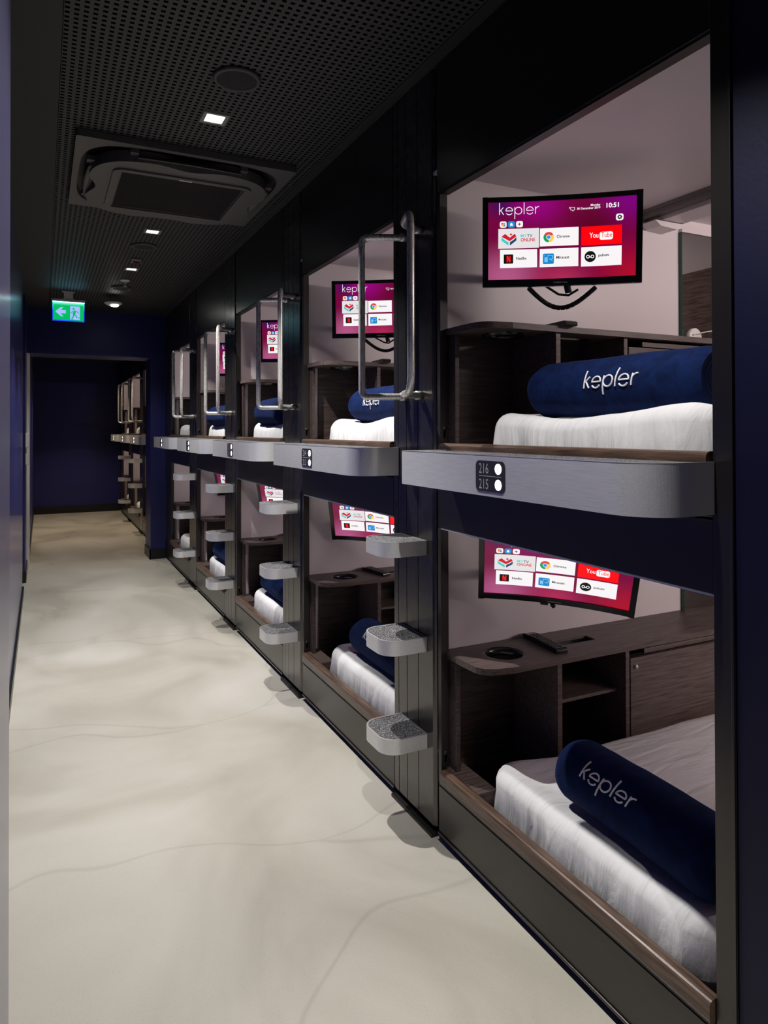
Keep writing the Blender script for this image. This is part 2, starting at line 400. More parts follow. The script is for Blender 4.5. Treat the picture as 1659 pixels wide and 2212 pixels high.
# bay frame: x = depth into the bunk from its face, y = from the far jamb (negative towards the camera), z = height
def pod(origin, up, label, first=False, lastnear=-1.012):
    dz = DZ if up else 0.
    t = T('sleeping_pod', label, 'bunk', 'white lined bunk pods of the corridor', base=(1.0, -.6, 1.21 if up else .035), origin=origin)
    k = 'U' if up else 'L'
    z0, z1 = (1.215, 2.262) if up else (.09, 1.185)
    t.part('side_wall', 'pod_far' + k, lambda b: b.box(.026, 2.08, .028, .05, z0, z1), 'pod_white')
    t.part('side_wall', 'pod_near' + k, lambda b: b.box(.026, 2.08, -1.29, -1.265, z0, z1), 'pod_white')
    t.part('rear_wall', 'pod_rear' + k, lambda b: b.box(2.05, 2.08, -1.265, .028, z0, z1), 'wood_rear')
    t.part('lining_ceiling', 'pod_ceil' + k, lambda b: b.box(.004 if up else .03, 2.08, -1.29, .05, z1, z1 + .012), 'pod_white')
    zb = .172 + dz
    t.part('bed_base', 'pod_base' + k, lambda b: b.box(.03, 2.05, -1.265, .028, zb - .035, zb), 'channel_black')
    # front faces
    ne = lastnear
    if up:
        t.part('header_panel', 'hdr%s%.3f' % (k, ne), lambda b: b.box(0, .024, ne, .018, 2.19, 2.627), 'panel_black', .0015)
        t.part('opening_lip', 'lip%s%.3f' % (k, ne), lambda b: b.box(.004, .034, ne, .0, 2.183, 2.19), 'jamb_bronze')
        t.part('mid_panel', 'mid%s%.3f' % (k, ne), lambda b: b.box(0, .024, ne, .018, 1.21, 1.298), 'panel_black', .0015)
    else:
        t.part('header_panel', 'hdr%s%.3f' % (k, ne), lambda b: b.box(0, .024, ne, .018, 1.056, 1.205), 'panel_black', .0015)
        t.part('opening_lip', 'lip%s%.3f' % (k, ne), lambda b: b.box(.001, .03, ne, .0, 1.052, 1.056), 'aluminium_edge')
        t.part('front_panel', 'frt%s%.3f' % (k, ne), lambda b: b.box(0, .02, ne, .018, .036, .188), 'panel_black', .0015)
        t.part('panel_ledge', 'ldg%s%.3f' % (k, ne), lambda b: b.box(.0008, .06, ne, .018, .19, .2), 'channel_black', .001)
        t.part('base_strip', 'bst%s%.3f' % (k, ne), lambda b: b.box(-.005, .02, ne, .018, .026, .0345), 'panel_black', .0015)
    t.part('jamb', 'jamb' + k, lambda b: b.box(.0, .03, .0, .02, (1.30 if up else .2), (2.183 if up else 1.052)), 'jamb_bronze', .001)
    # wooden rail with a rounded nose, plus the small plate it meets
    def rail(b):
        prof = rrect(-.014, .019, .203 + dz, .252 + dz, .012, 4, (1, .4, .6, 1))
        b.prism(prof, ne + .004, -.012, 'y', smooth=False)
    t.part('wooden_rail', 'rail%s%.3f' % (k, ne), rail, 'wood_oak', .002)
    t.part('rail_plate', 'rplate' + k, lambda b: b.box(.0195, .088, -.19, .027, zb, .250 + dz), 'wood_panel', .001)
    t.part('wall_bumper', 'bump' + k, lambda b: b.lathe([(0, 0), (.014, 0), (.014, -.012), (.009, -.018), (.006, -.03), (0, -.03)], (.016, .026, .30 + dz), 14, axis='y').box(.012, .02, .0, .026, .27 + dz, .30 + dz), 'cable_black')
    if up:
        def beam(b):
            b.box(.97, 1.11, -1.265, .028, 2.222, 2.2615)
        t.part('curtain_track', 'beam', lambda b: [b.box(.958 + i * .012, .964 + i * .012, -1.26, .027, 2.228, 2.261) for i in range(3)] + [b.box(.952, 1.12, -1.262, .0275, 2.249, 2.2615)], 'track_grey')
        t.part('ceiling_beam', 'beam2', lambda b: b.box(.994, 1.115, -1.262, .0275, 2.213, 2.248), 'pod_white', .002)
        t.part('corner_bracket', 'brk', lambda b: b.prism([(.955, 2.21), (1.12, 2.21), (1.075, 2.185), (.985, 2.19)], -.05, .0275, 'y'), 'pod_white', .002)
    t.part('cove_light', 'cove' + k, lambda b: b.box(1.25, 1.9, -1.262, -1.25, z1 - .07, z1 - .03) if up else b.box(1.25, 1.9, -1.262, -1.25, z1 - .13, z1 - .09), 'led_cove', label='glowing warm white light strip')
    return t

def cabinet(origin, up, label):
    dz = DZ if up else 0.; k = 'U' if up else 'L'; zt = .637 + dz; zb = .1725 + dz
    t = T('bedside_cabinet', label, 'cabinet', 'dark wood cabinets along the bunk walls', base=(.8, -.1, zb), origin=origin)
    outline = [(.022, .026), (.022, -.092)] + [(p.x, p.y) for p in fillet([(.022, -.092, 0), (.028, -.2, 0), (.135, -.222, 0)], .2, 10)][1:-1] + [(.135, -.222), (2.045, -.222), (2.045, .026)]
    hole = circ(.187, -.095, .07, 32); slot = rrect(.405, .570, -.118, -.068, .004, 2)
    t.part('cabinet_top', 'cabtop' + k, lambda b: b.prism(outline, zt - .02, zt, 'z', holes=(hole, slot)), 'wood_panel', .0012)
    t.part('cup_insert', 'cup' + k, lambda b: b.lathe([(.0699, zt - .001), (.064, zt - .001), (.064, zt - .03), (.0699, zt - .03), (.0699, zt - .001)], (.187, -.095, 0), 32), 'tv_black')
    t.part('slot_insert', 'slot' + k, lambda b: b.prism(rrect(.4055, .5695, -.1175, -.0685, .004, 2), zt - .02, zt - .006, 'z', holes=(rrect(.409, .566, -.114, -.072, .003, 2),)), 'tv_black')
    t.part('end_panel', 'endp' + k, lambda b: b.box(.033, .049, -.042, .026, .2505 + dz, zt - .0205), 'wood_dark', .0008)
    t.part('divider', 'div1' + k, lambda b: b.box(.317, .336, -.212, .02, zb, zt - .0205), 'wood_panel', .0008)
    t.part('divider', 'div2' + k, lambda b: b.box(.619, .636, -.212, .02, zb, zt - .0205), 'wood_panel', .0008)
    t.part('shelf_board', 'shf' + k, lambda b: b.box(.3365, .6185, -.172, .02, .464 + dz, .475 + dz), 'wood_panel', .0008)
    t.part('back_panel', 'bkp' + k, lambda b: b.box(.089, 2.045, .0205, .0265, zb, zt - .0205), 'wood_dark')
    d = t.part('door', 'door' + k, lambda b: b.box(.640, 1.35, -.214, -.198, zb + .002, zt - .052), 'wood_panel', .001)
    t.part('lock', 'lock' + k, lambda b: b.lathe([(0, -.008), (.006, -.008), (.0075, -.005), (.0075, 0), (0, 0)], (.663, -.214, .556 + dz), 14, axis='y'), 'steel_tube', parent=d)
    t.part('grip_strip', 'grip' + k, lambda b: b.box(.715, 1.35, -.205, -.19, zt - .047, zt - .03), 'wood_panel', .001)
    t.part('door', 'doorb' + k, lambda b: b.box(1.356, 2.04, -.214, -.198, zb + .002, zt - .024), 'wood_panel', .001)
    return t

def mattress_mesh(seed, up, shift):
    dz = DZ if up else 0.
    def f(b):
        x0, x1, y1, y0 = .046, 1.96, -.217, -1.0
        z0, z1 = .1725 + dz, .345 + dz
        prof = [(.03, z0), (.006, z0 + .012), (-.004, z0 + .04), (.0, z0 + .08)]
        for k in range(1, 8):
            a = k / 7 * PI / 2; prof.append((.062 * (1 - math.cos(a)), z1 - .062 + .062 * math.sin(a)))
        prof += [(.10, z1 + .002), (.16, z1 + .003), (.24, z1 + .003), (.32, z1 + .003), (.386, z1 + .003)]
        rows = []
        def ring(d):
            r0 = .085; r = max(r0 - d, .004); n = 14
            X0, X1, Ya, Yb = x0 + d, x1 - d, y0 + d, y1 - d
            pts = []
            def seg(p, q, m): pts.extend([(p[0] + (q[0] - p[0]) * i / m, p[1] + (q[1] - p[1]) * i / m) for i in range(m)])
            def cor(cx, cy, a0): pts.extend([(cx + r * math.cos(rad(a0 + 90 * i / n)), cy + r * math.sin(rad(a0 + 90 * i / n))) for i in range(n)])
            seg((X0, Yb - r), (X0, Ya + r), 90); cor(X0 + r, Ya + r, 180)
            seg((X0 + r, Ya), (X1 - r, Ya), 60); cor(X1 - r, Ya + r, 270)
            seg((X1, Ya + r), (X1, Yb - r), 40); cor(X1 - r, Yb - r, 0)
            seg((X1 - r, Yb), (X0 + r, Yb), 110); cor(X0 + r, Yb - r, 90)
            return pts
        base = ring(0.)
        for (d, z) in prof:
            row = []
            for i, (px, py) in enumerate(ring(d)):
                bx, by = base[i]
                cx, cy = min(max(bx, x0 + .2), x1 - .2), min(max(by, y0 + .2), y1 - .2)
                nx, ny = bx - cx, by - cy; l = math.hypot(nx, ny) or 1; nx /= l; ny /= l
                hz = (z - z0) / (z1 - z0)
                side = max(0., 1 - d / .07) * max(0., 1 - abs(hz - .4) * 1.3)
                w = noise.noise(Vector((bx * 26 + seed, by * 26, z * 5))) + .5 * noise.noise(Vector((bx * 60, by * 60 + seed, z * 14)))
                w2 = noise.noise(Vector((bx * 5 + seed * 3, by * 5, z * 8)))
                gather = 1.0 + 1.2 * max(0., 1 - math.hypot(bx - x0 - .05, by - y1 + .07) / .25)
                disp = side * (.0062 * w * gather + .005 * w2) * (1.25 if hz < .5 else .8)
                top = min(1., d / .1)
                zz = z + top * (.0035 * noise.noise(Vector((px * 9 + seed, py * 7, 0))) + .004 * noise.noise(Vector((px * 3.3 + seed, py * 14 + px * 6, 1.7))))
                lump = max(0., 1 - d / .3) * hz
                if up:
                    zz += lump * (.012 * math.cos((py - y1) * 9.0) + .012 * max(0., (-.45 - py)) * 2.0)
                if hz > .02: zz += .004 * w2 * hz
                zz -= .026 * hz * math.exp(-((px - .185) / .085) ** 2) * max(0., min(1., (-.24 - py) / .10)) * min(1., d / .05 + .25)
                py += .045 * max(0., min(1., 1 - (px - x0 - .10) / .14)) * max(0., min(1., (py - y1 + .12) / .12))
                row.append((px + nx * disp, py + ny * disp, zz))
            rows.append(row)
        b.grid(rows, closed=True)
        n = len(rows[0]); o = len(b.v)
        b.add(rows[-1], [tuple(range(n))], 0, True)
        b.add(rows[0], [tuple(range(n))[::-1]], 0, False)
    return f
def mattress(origin, up, label, seed, shift=0., stitch=False):
    k = 'mattress%s%d%.2f' % ('U' if up else 'L', seed, shift)
    t = T('mattress', label, 'mattress', 'white sheeted bunk mattresses', base=(1.0, -.6, (.1725 + (DZ if up else 0))), origin=origin)
    t.part('fitted_sheet', k, mattress_mesh(seed * 7.3, up, shift), 'sheet_white')
    return t

def roll_wob(a, s, seed):
    return 1 + .035 * noise.noise(Vector((s * 5.5, seed * 2.1, math.cos(a) * .6))) + .04 * noise.noise(Vector((math.cos(a) * 1.5 + seed, math.sin(a) * 1.5, s * 6))) + .022 * noise.noise(Vector((a * .9, s * 15, seed)))
def roll_mesh(R, length, seed):
    """a blanket rolled up: a spiral band swept along y with soft ends"""
    def f(b):
        turns = 4.6; th = R / (turns + 1.41); n = 150
        def rr(a): return th * .55 + th * a / (2 * PI)
        amax = turns * 2 * PI
        def prof(s):
            k = s / length; ed = min(s, length - s); soft = 1 - .16 * max(0., 1 - ed / .035) ** 2
            out = []; inn = []
            for i in range(n + 1):
                a = amax * i / n; r = rr(a)
                wob = roll_wob(a, s, seed)
                ro = (r + th * .86) * soft * wob; ri = r * soft * wob
                ang = a + rad(38) + .12 * seed
                out.append((math.cos(ang) * ro, math.sin(ang) * ro)); inn.append((math.cos(ang) * ri, math.sin(ang) * ri))
            sag = .92
            return [(x, y * sag) for x, y in out + inn[::-1]]
        ss = [0, .003, .008, .016, .03] + [length * q / 14 for q in range(1, 14)] + [length - .03, length - .016, length - .008, length - .003, length]
        rows = []
        for s in sorted(ss):
            bulge = 0.
            rows.append([(x, -s, z) for x, z in prof(s)])
        b.grid(rows, closed=True)
        m = len(rows[0]); q = m // 2
        for r, fl in ((rows[0], False), (rows[-1], True)):
            b.add(r, [(i, i + 1, m - 2 - i, m - 1 - i) for i in range(q - 1)], 0, False)
        b.tube([(0, -.008, 0), (0, -length + .008, 0)], th * .5, 10)
    return f
def letters_mesh(R, at, width, elev, seed, th=.0024):
    turns = 4.6; rt = R / (turns + 1.41); amax = turns * 2 * PI; a0 = rad(38) + .12 * seed
    strokes, w = logo_strokes(); sc = width / w
    def f(b):
        for st in strokes:
            pts = []
            for i in range(len(st)):
                if i:
                    a = st[i - 1]; m = max(1, int(math.hypot(st[i][0] - a[0], st[i][1] - a[1]) / .18))
                    for q in range(1, m + 1): pts.append((a[0] + (st[i][0] - a[0]) * q / m, a[1] + (st[i][1] - a[1]) * q / m))
                else: pts.append(st[0])
            P = []
            for (u, v) in pts:
                u = u + .12 * v
                ang = PI - elev - (v - .45) * sc / R
                a = a0 and (ang - a0) % (2 * PI); a += 2 * PI * math.floor((amax - a) / (2 * PI))
                Rl = (rt * .55 + rt * a / (2 * PI) + rt * .86) * roll_wob(a, at + u * sc, seed) + .0012
                P.append((math.cos(ang) * Rl, -(at + u * sc), math.sin(ang) * Rl * .92))
            b.tube(P, th, 6)
    return f
def roll(origin, up, label, seed, x, yl, length, rot=0., R=.092, letters=True, logo_at=.11):
    z = (.347 + (DZ if up else 0.)) + R * .92 - .018
    t = T('rolled_blanket', label, 'blanket', 'navy rolled blankets on the mattresses', base=(x, yl, z), origin=origin)
    t.o.rotation_euler = (0, 0, rot); t.off = Vector((0, 0, 0))
    bl = t.part('blanket_roll', 'roll%d_%.2f' % (seed, length), roll_mesh(R, length, seed), 'velvet_navy')
    if letters:
        t.part('embroidery', 'emb%d_%d_%d' % (up, logo_at * 100, seed), letters_mesh(R, logo_at, .178, rad(4 if up else 33), seed), 'thread_white', parent=bl, label='white embroidered word kepler')
    return t

# ------------------------------------------------------------------ television
TW, TH = .50, .29
def curve(u): return .018 - .018 * (u / .25) ** 2
class Ink:
    """coloured flat shapes laid on the curved screen; units: fraction of the screen, origin upper left"""
    def __init__(s, W, H, cu, vc=0.): s.W, s.H, s.cu, s.vc = W, H, cu, vc; s.b = MB(); s.b.c = []; s.layer = 0
    def pos(s, u, v, lay):
        x = (u - .5) * s.W; return (x, s.cu(x) - .0004 * lay, (.5 - v) * s.H + s.vc)
    def shape(s, verts, faces, col, lay=1):
        s.b.add([s.pos(u, v, lay) for u, v in verts], faces); cs = col if callable(col) else (lambda u, v: col)
        s.b.c += [cs(u, v) for u, v in verts]
    def rect(s, u0, u1, v0, v1, col, lay=1, n=6, r=0.):
        if r:
            a = s.W / s.H
            p = [(u, v) for u, v in rrect(u0, u1, v0 * 1., v1, r, 5)]
            p = [(u, v0 + (v - v0)) for u, v in p]
            # keep corners round in real units
            p = [(x / s.W, y / s.H) for x, y in rrect(u0 * s.W, u1 * s.W, v0 * s.H, v1 * s.H, r * s.W, 5)]
            s.shape(p, [tuple(range(len(p)))], col, lay); return
        vs = []; m = 2 if not callable(col) else 12
        for j in range(m + 1):
            for i in range(n + 1): vs.append((u0 + (u1 - u0) * i / n, v0 + (v1 - v0) * j / m))
        s.shape(vs, [(j * (n + 1) + i, j * (n + 1) + i + 1, (j + 1) * (n + 1) + i + 1, (j + 1) * (n + 1) + i) for j in range(m) for i in range(n)], col, lay)
    def poly(s, pts, col, lay=2): s.shape(pts, [tuple(range(len(pts)))], col, lay)
    def disc(s, u, v, r, col, lay=2, a0=0., a1=360., r0=0.):
        n = 26; k = s.W / s.H
        if a1 - a0 >= 360 and not r0:
            s.poly([(u + r * math.cos(2 * PI * i / n), v - r * k * math.sin(2 * PI * i / n)) for i in range(n)], col, lay); return
        vs = []
        for i in range(n + 1):
            a = rad(a0 + (a1 - a0) * i / n)
            vs += [(u + r0 * math.cos(a), v - r0 * k * math.sin(a)), (u + r * math.cos(a), v - r * k * math.sin(a))]
        s.shape(vs, [(2 * i, 2 * i + 1, 2 * i + 3, 2 * i + 2) for i in range(n)], col, lay)
    def text(s, st, u, v, h, col, lay=3, align='l', wscale=1., bold=0.):
        vs, fs = text2d(st, h * s.H / .7, wscale, bold); w, mn = text_w(st, h * s.H / .7, wscale, bold)
        off = {'l': 0, 'c': -w / 2, 'r': -w}[align]
        s.shape([(u + (x - mn + off) / s.W, v - y / s.H) for x, y in vs], fs, col, lay)
    def logo(s, u, v, width, wt, col, lay=2):
        strokes, w = logo_strokes(); sc = width * s.W / w
        for st in strokes:
            vs, fs = ribbon(st, wt / sc)
            s.shape([(u + x * sc / s.W, v - y * sc / s.H) for x, y in vs], fs, col, lay)
def lin(r, g, b): return tuple(((c / 255 + .055) / 1.055) ** 2.4 if c > 10 else c / 255 / 12.92 for c in (r, g, b))
SW, SH, SVC = TW - .037, TH - .040, .0035
def screen_mesh(b):
    I = Ink(SW, SH, lambda x: curve(x) + .001, SVC)
    def bg(u, v):
        c = Vector(lin(112, 2, 58))
        def mixin(col, cx, cy, r):
            nonlocal c
            w = max(0., 1 - math.hypot((u - cx) * 1.5, v - cy) / r); w = w * w * (3 - 2 * w); c = c.lerp(Vector(lin(*col)), w)
        mixin((62, 8, 84), .10, .03, .26); mixin((146, 0, 120), .34, .02, .42); mixin((120, 0, 120), .97, .0, .5)
        mixin((172, 84, 128), .12, .97, .55); mixin((172, 40, 84), .5, 1.05, .45); mixin((168, 10, 40), 1.0, 1.0, .62); mixin((88, 0, 34), .72, .35, .4)
        return tuple(c)
    vs = []; n, m = 40, 24
    for j in range(m + 1):
        for i in range(n + 1): vs.append((i / n, j / m))
    I.shape(vs, [(j * (n + 1) + i, j * (n + 1) + i + 1, (j + 1) * (n + 1) + i + 1, (j + 1) * (n + 1) + i) for j in range(m) for i in range(n)], bg, 0)
    W = (1, 1, 1); K = lin(14, 14, 16)
    I.logo(.078, .158, .272, .0021, W)
    # small icons under the word
    for i, uu in enumerate((.080, .137, .193)):
        I.rect(uu, uu + .048, .243, .325, lin(24, 140, 204) if i == 1 else lin(248, 236, 240), 1, r=.013)
    for i, c in enumerate(((226, 40, 50), (90, 190, 80), (250, 190, 40), (60, 110, 220))):
        I.rect(.091 + .014 * (i % 2), .103 + .014 * (i % 2), .262 + .024 * (i // 2), .283 + .024 * (i // 2), lin(*c), 2)
    I.poly([(.150, .284), (.161, .262), (.172, .284)], W); I.rect(.153, .169, .284, .306, W, 2); I.rect(.159, .163, .292, .306, lin(24, 140, 204), 3)
    I.rect(.207, .227, .280, .288, K, 2); I.rect(.2148, .2192, .266, .302, K, 2)
    # clock
    I.text('Monday', .765, .095, .026, W, align='r', bold=.02); I.text('30 December 2019', .765, .132, .026, W, align='r', bold=.02)
    I.rect(.781, .784, .06, .135, lin(190, 20, 40), 2)
    I.text('10:51', .805, .128, .056, W, bold=.025)
    I.rect(.568, .594, .098, .102, W, 2); I.rect(.568, .594, .131, .135, W, 2); I.rect(.592, .595, .098, .135, W, 2); I.rect(.566, .569, .115, .135, W, 2); I.rect(.577, .587, .141, .146, W, 2); I.disc(.562, .104, .006, W, 2, 0, 359, .004)
    # gear
    I.rect(.868, .917, .213, .298, lin(250, 242, 245), 1, r=.014)
    I.disc(.8925, .2555, .0125, K, 2, 0, 359, .0055)
    for i in range(8):
        a = i * PI / 4; k = SW / SH; du, dv = math.cos(a), math.sin(a); nu, nv = -math.sin(a), math.cos(a)
        I.poly([(.8925 + du * r_ + nu * w_, .2555 + (dv * r_ + nv * w_) * k) for r_, w_ in ((.011, -.0033), (.0165, -.0025), (.0165, .0025), (.011, .0033))], K, 2)
    # tiles
    def tile(u0, u1, v0, v1, c=(244, 240, 242)):
        I.rect(u0, u1, v0, v1, lin(*c), 1)
    tile(.070, .352, .340, .594, (225, 222, 223)); tile(.358, .622, .348, .580); tile(.640, .908, .352, .590, (255, 0, 8))
    tile(.082, .340, .610, .845); tile(.358, .622, .612, .848); tile(.640, .908, .612, .858)
    # heart shaped ribbon mark
    R_, T_, B_ = lin(205, 24, 44), lin(60, 200, 196), lin(24, 66, 104)
    I.poly([(.092, .440), (.118, .405), (.150, .455), (.150, .500)], R_); I.poly([(.150, .455), (.184, .405), (.196, .440), (.150, .500)], R_)
    I.poly([(.092, .448), (.120, .492), (.141, .512), (.141, .556), (.092, .492)], T_); I.poly([(.196, .448), (.196, .492), (.151, .556), (.151, .512), (.176, .484)], B_)
    I.poly([(.148, .415), (.158, .398), (.168, .415), (.158, .430)], R_)
    I.text('MY', .226, .455, .040, lin(70, 210, 215), bold=.01); w, _ = text_w('MY', .040 * SH / .7, 1, .01); I.text('TV', .228 + w / SW, .455, .040, lin(40, 60, 90), bold=.01)
    I.text('ONLINE', .226, .508, .042, lin(214, 30, 50), bold=.02, wscale=.86)
    # round browser mark
    cu, cv, r = .419, .464, .036
    I.disc(cu, cv, r, lin(219, 68, 55), 2, 30, 150); I.disc(cu, cv, r, lin(15, 157, 88), 2, 150, 270); I.disc(cu, cv, r, lin(255, 205, 64), 2, 270, 390)
    I.disc(cu, cv, .0165, W, 3); I.disc(cu, cv, .0130, lin(66, 133, 244), 4)
    I.text('Chrome', .474, .476, .034, K, bold=.02)
    I.text('You', .695, .498, .066, W, wscale=.72, bold=.008)
    I.rect(.762, .850, .430, .530, W, 2, r=.014); I.text('Tube', .772, .500, .066, lin(250, 10, 20), 4, wscale=.70, bold=.008)
    I.rect(.108, .174, .670, .790, K, 2, r=.005)
    RD = lin(229, 9, 20)
    I.rect(.128, .138, .690, .772, RD, 3, 2); I.rect(.146, .156, .690, .772, RD, 3, 2); I.poly([(.128, .690), (.138, .690), (.156, .772), (.146, .772)], lin(250, 30, 40), 4)
    I.text('Netflix', .195, .742, .034, K, bold=.02)
    I.rect(.380, .456, .675, .807, lin(20, 130, 200), 2, r=.008)
    for a in ((.412, .448, .698, .702), (.445, .448, .698, .742), (.412, .415, .698, .715), (.392, .412, .724, .728), (.392, .395, .724, .782), (.409, .412, .724, .782), (.392, .412, .778, .782), (.420, .448, .742, .746), (.426, .442, .752, .756)):
        I.rect(*a, lin(170, 225, 250), 3, 2)
    I.rect(.396, .408, .730, .774, lin(120, 195, 240), 3, 2); I.disc(.440, .774, .006, lin(170, 225, 250), 3, 0, 90, .004); I.disc(.390, .700, .005, lin(60, 170, 225), 3)
    I.text('Miracast', .472, .744, .034, K, bold=.02)
    I.disc(.701, .735, .038, K, 2); I.disc(.686, .735, .012, W, 3, 0, 359, .0072); I.disc(.716, .735, .012, W, 3, 0, 359, .0072)
    I.poly([(.694, .727), (.701, .741), (.708, .727), (.706, .739), (.701, .752), (.696, .739)], W, 3)
    I.text('puhutv', .755, .738, .034, K, bold=.02)
    b.v, b.f, b.m, b.sm, b.c = I.b.v, I.b.f, I.b.m, I.b.sm, I.b.c
def tv_frame(b):
    n = 24; us = [-TW / 2 + TW * i / n for i in range(n + 1)]
    # loops from the screen edge outwards and round to the back
    sec_t = [(SH / 2 + SVC, .001), (SH / 2 + SVC, -.004), (TH / 2 - .002, -.004), (TH / 2, -.002), (TH / 2, .018), (TH / 2 - .02, .03), (0, .034)]
    sec_b = [(-SH / 2 + SVC, .001), (-SH / 2 + SVC, -.004), (-TH / 2 + .002, -.004), (-TH / 2, -.002), (-TH / 2, .018), (-TH / 2 + .02, .03), (0, .034)]
    for sec in (sec_t, sec_b):
        b.grid([[(u, curve(u) + d, z) for u in us] for z, d in sec], smooth=False)
    for sg in (-1, 1):
        ui, uo = sg * SW / 2, sg * TW / 2
        zs = (-TH / 2, TH / 2)
        b.grid([[(ui, curve(ui) + .001, z) for z in zs], [(ui, curve(ui) - .0042, z) for z in zs], [(uo, curve(uo) - .0042, z) for z in zs], [(uo, curve(uo) + .018, z) for z in zs], [(uo * .96, curve(uo * .96) + .03, z * .86) for z in zs]], smooth=False)
def tv(origin, up, label, dx=0., dy=0.):
    if up: c, a, tl, ro = (.295 + dx, -.264 + dy, 1.998), -36.5, -4.6, -.4
    else: c, a, tl, ro = (.277 + dx, -.257 + dy, .926), -42.7, -28.2, -4.8
    t = T('television', label, 'television', 'small curved televisions in the bunks', base=c, origin=origin)
    t.off = Vector((0, 0, 0))
    a, tl, ro = rad(a), rad(tl), rad(ro)
    ex = Vector((math.cos(a), math.sin(a), 0)); n = Vector((math.sin(a), -math.cos(a), 0)) * math.cos(tl) + Vector((0, 0, math.sin(tl)))
    ez = (-ex.cross(n)).normalized(); ez = ez if ez.z > 0 else -ez
    e2 = ex * math.cos(ro) + ez * math.sin(ro); z2 = -ex * math.sin(ro) + ez * math.cos(ro)
    Mx = Matrix((e2, -n, z2)).transposed().to_4x4(); Mx.translation = t.o.location
    t.o.matrix_world = Mx
    t.part('frame', 'tvframe', tv_frame, 'tv_black', .0008)
    t.part('screen', 'tvscreen', screen_mesh, 'screen_glow', label='magenta start screen with white app tiles')
    def badge(b):
        vs, fs = text2d('SAMSUNG', .0072, 1.35, .012); w, mn = text_w('SAMSUNG', .0072, 1.35, .012)
        b.add([(x - mn - w / 2, curve(x - mn - w / 2) - .0046, -TH / 2 + .0085 + y) for x, y in vs], fs)
    t.part('maker_badge', 'tvbadge', badge, 'digit_grey')
    # arm from the back of the set to the wall, in the set's own frame
    inv = Mx.inverted()
    wall = inv @ (Vector(origin) + Vector((c[0] + .12, .026, c[2] - .045)))
    back = Vector((.0, .055, -.045))
    mid = (wall + back) / 2 + Vector((.06, -.0, 0))
    def arm(b):
        b.box(-.05, .05, .030, .055, -.095, .03)
        b.tube([back, mid, wall], .013, 10)
    t.part('wall_arm', None, arm, 'cable_black')
    t.part('wall_plate', None, lambda b: b.lathe([(0, 0), (.035, 0), (.035, .008), (0, .008)], tuple(wall + Vector((0, -.004, 0))), 16), 'cable_black')
    if up:
        def chain(b):
            p0 = Vector((-.10, .05, -.145)); p1 = Vector((.115, .045, -.150))
            pts = []
            for i in range(15):
                s = i / 14; pts.append(p0.lerp(p1, s) + Vector((0, .05 * math.sin(PI * s), -.062 * math.sin(PI * s))))
            for i in range(14):
                a_, b_ = pts[i], pts[i + 1]; b.tube([a_.lerp(b_, .06), a_.lerp(b_, .94)], .0082, 8)
            b.tube(pts, .006, 8)
            b.tube([(-.06, .05, -.13), (.0, .09, -.165), (.03, .06, -.172), (.06, .05, -.155)], .004, 6)
            b.tube([(.02, .05, -.12), (.03, .055, -.165)], .011, 10)
        t.part('cable_chain', 'tvchain', chain, 'cable_black')
    else:
        t.part('camera_knob', 'tvknob', lambda b: b.tube([(-.005, .02, -.142), (-.005, .02, -.153), (.0, .02, -.160)], [.010, .008, .007], 10).box(-.045, -.02, .015, .03, -.153, -.142), 'cable_black')
    return t

def remote(origin, up, label, rot=0., dx=0., dy=0.):
    zt = .637 + (DZ if up else 0.)
    t = T('remote_control', label, 'remote', 'black remotes on the cabinet tops', base=(.367 + dx, (-.145 if up else -.085) + dy, zt), origin=origin)
    t.off = Vector((0, 0, 0)); t.o.rotation_euler = (0, 0, rot)
    body = t.part('body', 'remote', lambda b: b.prism([(-.1, .002), (-.096, 0), (.094, 0), (.1, .006), (.098, .016), (.06, .02), (-.09, .017), (-.1, .012)], -.022, .022, 'x'), 'tv_black', .002)
    def keys(b):
        for j in range(12):
            for i in range(4):
                y = -.08 + j * .0125; b.box(-.016 + i * .0088, -.0105 + i * .0088, y, y + .007, .0172 + .0024 * (y + .09) / .15, .0196 + .0022 * (y + .09) / .15)
    t.part('buttons', 'remotekeys', keys, 'speaker_ring', parent=body)
    return t

def mirror(origin, up, label):
    z0, z1 = (1.7275, 2.205) if up else (.6375, 1.12)
    t = T('mirror', label, 'mirror', 'frameless mirrors above the cabinets', base=(1.5, .02, z0), origin=origin)
    k = 'U' if up else 'L'
    t.part('glass', 'mirg' + k, lambda b: b.box(1.178, 2.0, .0175, .02, z0, z1), 'mirror_glass', label='silvered glass')
    t.part('edge_strip', 'mire' + k, lambda b: b.box(1.1735, 1.1775, .0125, .0275, z0, z1), 'mirror_edge', label='dark green glass edge')
    t.part('top_strip', 'mirt' + k, lambda b: b.box(1.178, 2.0, .012, .0275, z1 + .0005, z1 + .014), 'pod_white')
    return t

